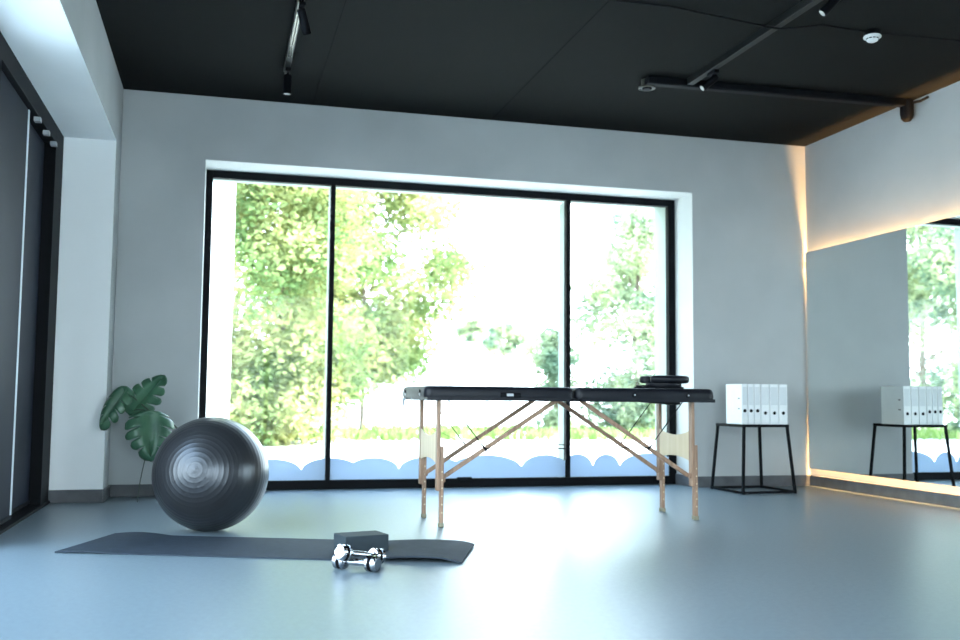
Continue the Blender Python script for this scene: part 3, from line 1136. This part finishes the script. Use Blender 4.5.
# ------------------------------------------------------------------ dumbbells
def dumbbell(label, a, c, group='chrome dumbbells'):
    a, c = Vector(a), Vector(c)
    mid = (a + c) / 2
    d = (c - a).normalized()
    hl = (c - a).length / 2
    t = thing('dumbbell', label, 'dumbbell', mid, 0, group)
    mt = z_to(d)
    b = BM()
    prof = [(0.0115, -hl + 0.03)]
    for k in range(13):
        q = -1 + 2 * k / 12
        prof.append((0.0115 + 0.003 * math.cos(q * PI / 2), q * (hl - 0.04)))
    prof.append((0.0115, hl - 0.03))
    lathe(b, prof, 20, mt)
    hd = link('handle', b, M['chrome'], t, smooth=True)
    for s in (-1, 1):
        m2 = mt @ Matrix.Rotation(PI if s < 0 else 0, 4, 'X')
        b = BM()
        R = 0.0335
        lathe(b, [(0, hl - 0.044), (0.017, hl - 0.044), (0.021, hl - 0.040), (R - 0.003, hl - 0.040), (R, hl - 0.036), (R, hl - 0.026), (R - 0.002, hl - 0.025),
                  (R - 0.002, hl - 0.010), (R, hl - 0.009), (R, hl + 0.006), (R - 0.003, hl + 0.010), (R - 0.008, hl + 0.011), (R - 0.010, hl + 0.0095), (0, hl + 0.0095)], 36, m2)
        wt = link('weight', b, M['chrome'], t, smooth=True, angle=30)
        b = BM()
        lathe(b, [(R - 0.006, hl - 0.0252), (R - 0.0006, hl - 0.0252), (R - 0.0006, hl - 0.0098), (R - 0.006, hl - 0.0098)], 36, m2, closed=True)  # dark ring, widened to imitate dark reflections on the chrome side
        link('ring_and_reflection', b, M['dark'], wt, smooth=True)
    return t


DB_Q = ((0.500, 4.172, 0.0340), (0.642, 4.055, 0.0340))
DB_P = ((0.503, 4.100, 0.0780), (0.684, 4.225, 0.0355))
dumbbell('chrome dumbbell lying flat underneath its twin', *DB_Q)
dumbbell('chrome dumbbell resting crosswise on top of its twin', *DB_P)

# ------------------------------------------------------------------ stool
stl = thing('stool', 'low black metal stool holding the white binders by the wall', 'stool', (4.100, 6.990, 0), math.radians(2))
b = BM()
TP, BT = 0.192, 0.230
SH = 0.53
box(b, -0.205, 0.205, -0.205, 0.205, SH - 0.022, SH)
link('seat', b, M['black_metal'], stl, bevel=0.004)
for sx in (-1, 1):
    for sy in (-1, 1):
        b = BM()
        bar(b, (sx * BT, sy * BT, 0.0), (sx * TP, sy * TP, SH - 0.02), 0.020, 0.020, up=(0, 1, 0))
        link('leg', b, M['black_metal'], stl, bevel=0.002)
for (p, q) in (((-1, -1), (1, -1)), ((1, -1), (1, 1)), ((1, 1), (-1, 1)), ((-1, 1), (-1, -1))):
    b = BM()
    bar(b, (p[0] * BT, p[1] * BT, 0.012), (q[0] * BT, q[1] * BT, 0.012), 0.018, 0.018)
    link('foot_rail', b, M['black_metal'], stl, bevel=0.002)

# ------------------------------------------------------------------ binders
BD = 'white binders on the stool'
x = 3.912
names_b = ['white binder outermost at the wide window end of the row on the stool',
           'narrow white binder second from the wide window end of the row',
           'narrow white binder third from the window end beside a wide one',
           'wide white binder fourth from the wide window end of the row',
           'wide white binder next to the last one on the mirror side',
           'wide white binder outermost at the mirror end of the row on the stool']
for i, wv in enumerate((0.052, 0.052, 0.055, 0.075, 0.075, 0.075)):
    t = thing('ring_binder', names_b[i], 'binder', (x + wv / 2, 6.815 - 0.04 * (x - 3.912), SH), math.radians(-2.3), BD)
    w = wv - 0.004
    hb, db = 0.312, 0.265
    b = BM()
    box(b, -w / 2, w / 2, 0, 0.003, 0, hb)
    link('spine', b, M['binder'], t, bevel=0.0015)
    for s in (-1, 1):
        b = BM()
        xx = s * (w / 2 - 0.0015)
        box(b, xx - 0.0015, xx + 0.0015, 0.003, db, 0, hb)
        cv = link('cover', b, M['binder'], t, bevel=0.001)
        for zz in (0.12, 0.20):
            b = BM()
            box(b, xx + s * 0.0013, xx + s * 0.0021, 0.035, 0.062, zz - 0.004, zz + 0.004)
            link('cover_slot', b, M['dark'], cv)
    b = BM()
    box(b, -w / 2 + 0.004, w / 2 - 0.004, 0.02, db - 0.02, 0.006, 0.297)
    link('paper_block', b, M['binder_label'], t)
    zc = 0.105 if i < 3 else 0.088
    b = BM()
    lathe(b, [(0, 0), (0.0135, 0), (0.0135, 0.0015), (0, 0.0015)], 20, Matrix.Translation((0, 0.0005, zc)) @ Matrix.Rotation(PI / 2, 4, 'X'))
    link('finger_hole', b, M['dark'], t)
    b = BM()
    lathe(b, [(0.0135, 0), (0.0155, 0), (0.0155, 0.0022), (0.0135, 0.0022)], 20, Matrix.Translation((0, 0.0005, zc)) @ Matrix.Rotation(PI / 2, 4, 'X'), closed=True)
    link('hole_ring', b, M['binder_label'], t)
    b = BM()
    box(b, -w / 2 + 0.007, w / 2 - 0.007, -0.0008, 0.0, 0.15, 0.29)
    link('spine_label', b, M['binder_label'], t)
    x += wv + 0.0015

# ------------------------------------------------------------------ monstera
mon = thing('monstera_plant', 'monstera with three split leaves growing behind the exercise ball', 'plant', (-0.13, 6.90, 0))
O = Vector((-0.13, 6.90, 0))
b = BM()
lathe(b, [(0, 0), (0.075, 0), (0.080, 0.006), (0.100, 0.20), (0.104, 0.212), (0.096, 0.214), (0.092, 0.19), (0, 0.19)], 36)
link('pot', b, M['pot'], mon, smooth=True)
b = BM()
lathe(b, [(0, 0.205), (0.05, 0.203), (0.091, 0.194), (0.091, 0.188), (0, 0.188)], 28)
link('soil', b, M['soil'], mon, smooth=True)


def stem(pts, r, r2, name='stem'):
    b = BM()
    tube(b, [Vector(p) - O for p in pts], r, 8, True, r2)
    return link(name, b, M['stem'], mon, smooth=True)


def monstera_leaf(base, tip, side, width, droop=0.05, lobes=6, seed=0, curl=0.03, asym=1.0):
    """base/tip world points; side: approximate direction of leaf's right half"""
    rr = random.Random(seed)
    base, tip = Vector(base) - O, Vector(tip) - O
    ax = tip - base
    Ln = ax.length
    ax.normalize()
    sd_ = Vector(side)
    sd_ = (sd_ - ax * sd_.dot(ax)).normalized()
    nn = ax.cross(sd_).normalized()
    bm = BM()
    K = 6

    def half(u):                       # half width along the midrib, u in -0.18..1 (heart shape)
        v = (u + 0.20) / 1.20
        return width / 2 * (math.sin(PI * min(1, v) ** 0.72) ** 0.62) * (1 - 0.10 * v)

    def P(u, w, s):
        # u along rib, w outward 0..1; edges sweep toward the tip
        m_ = max(0.0, u)
        hw = half(u) * (asym if s > 0 else 1.0)
        sweep = 0.13 * w * Ln * (1 if u > 0.15 else 0.4)
        p = base + ax * (m_ * Ln * (1 - w) + (u * Ln + sweep) * w) + sd_ * (s * hw * w) + nn * (curl * (1 - (2 * w - 1) ** 2) - droop * w * w - droop * 1.2 * max(0, u) ** 2)
        return p
    us = [-0.20 + 1.20 * i / lobes for i in range(lobes + 1)]
    for s in (-1, 1):
        for i in range(lobes):
            u0, u1 = us[i], us[i + 1]
            g0 = 0.0 if i == 0 else 0.13
            g1 = 0.0 if i == lobes - 1 else 0.13
            rows = []
            for k in range(K + 1):
                w = k / K
                q = max(0, (w - 0.42) / 0.58) ** 0.8
                a0 = u0 + (u1 - u0) * g0 * q
                a1 = u1 - (u1 - u0) * g1 * q
                wob = 1.0 - (0.10 * rr.random() if k == K else 0)
                tipr = 0.10 if k == K else 0.0
                rows.append([P(a0 + (a1 - a0) * tt, w * wob - tipr * (abs(tt - 0.5) * 2) ** 3 * 0.9, s) for tt in (0, 0.25, 0.5, 0.75, 1.0)])
            vv = [[bm.verts.new(p) for p in r] for r in rows]
            for k in range(K):
                for c in range(4):
                    bm.faces.new([vv[k][c], vv[k][c + 1], vv[k + 1][c + 1], vv[k + 1][c]])
    bmesh.ops.remove_doubles(bm, verts=bm.verts[:], dist=0.0004)
    o = link('leaf', bm, M['leaf'], mon, smooth=True, angle=70)
    so = o.modifiers.new('thickness', 'SOLIDIFY')
    so.thickness = 0.0014
    b2 = BM()
    tube(b2, [P(u, 0.0, 1) - nn * 0.001 for u in (0, .2, .4, .6, .8, .98)], 0.0028, 6, True, 0.001)
    link('midrib', b2, M['leaf'], o, smooth=True)
    return o


S0 = (-0.16, 6.90, 0.19)
stem(bez(S0, (-0.20, 6.92, 0.42), (-0.26, 6.92, 0.55), (-0.400, 6.90, 0.575), 14), 0.008, 0.006)
stem(bez((-0.400, 6.90, 0.575), (-0.46, 6.90, 0.61), (-0.52, 6.87, 0.69), (-0.600, 6.84, 0.735), 10), 0.005, 0.0035)
stem(bez((-0.400, 6.90, 0.575), (-0.43, 6.90, 0.605), (-0.50, 6.89, 0.63), (-0.550, 6.87, 0.612), 8), 0.005, 0.0035)
stem(bez((-0.400, 6.90, 0.575), (-0.42, 6.87, 0.60), (-0.45, 6.82, 0.60), (-0.445, 6.80, 0.58), 8), 0.005, 0.0035)
stem(bez((-0.445, 6.88, 0.40), (-0.46, 6.90, 0.28), (-0.50, 6.93, 0.16), (-0.505, 6.95, 0.004), 12), 0.0035, 0.003, 'aerial_root')
stem(bez((-0.400, 6.90, 0.575), (-0.415, 6.91, 0.53), (-0.435, 6.90, 0.47), (-0.445, 6.88, 0.40), 8), 0.004, 0.0035, 'aerial_root')
monstera_leaf((-0.600, 6.84, 0.742), (-0.735, 6.76, 0.530), (0.75, -0.55, -0.35), 0.20, 0.025, 5, 1)
monstera_leaf((-0.550, 6.87, 0.610), (-0.372, 6.83, 0.836), (0.75, 0.35, -0.55), 0.24, 0.02, 5, 2)
monstera_leaf((-0.440, 6.79, 0.585), (-0.415, 6.70, 0.325), (0.95, 0.15, -0.1), 0.34, 0.03, 5, 3)
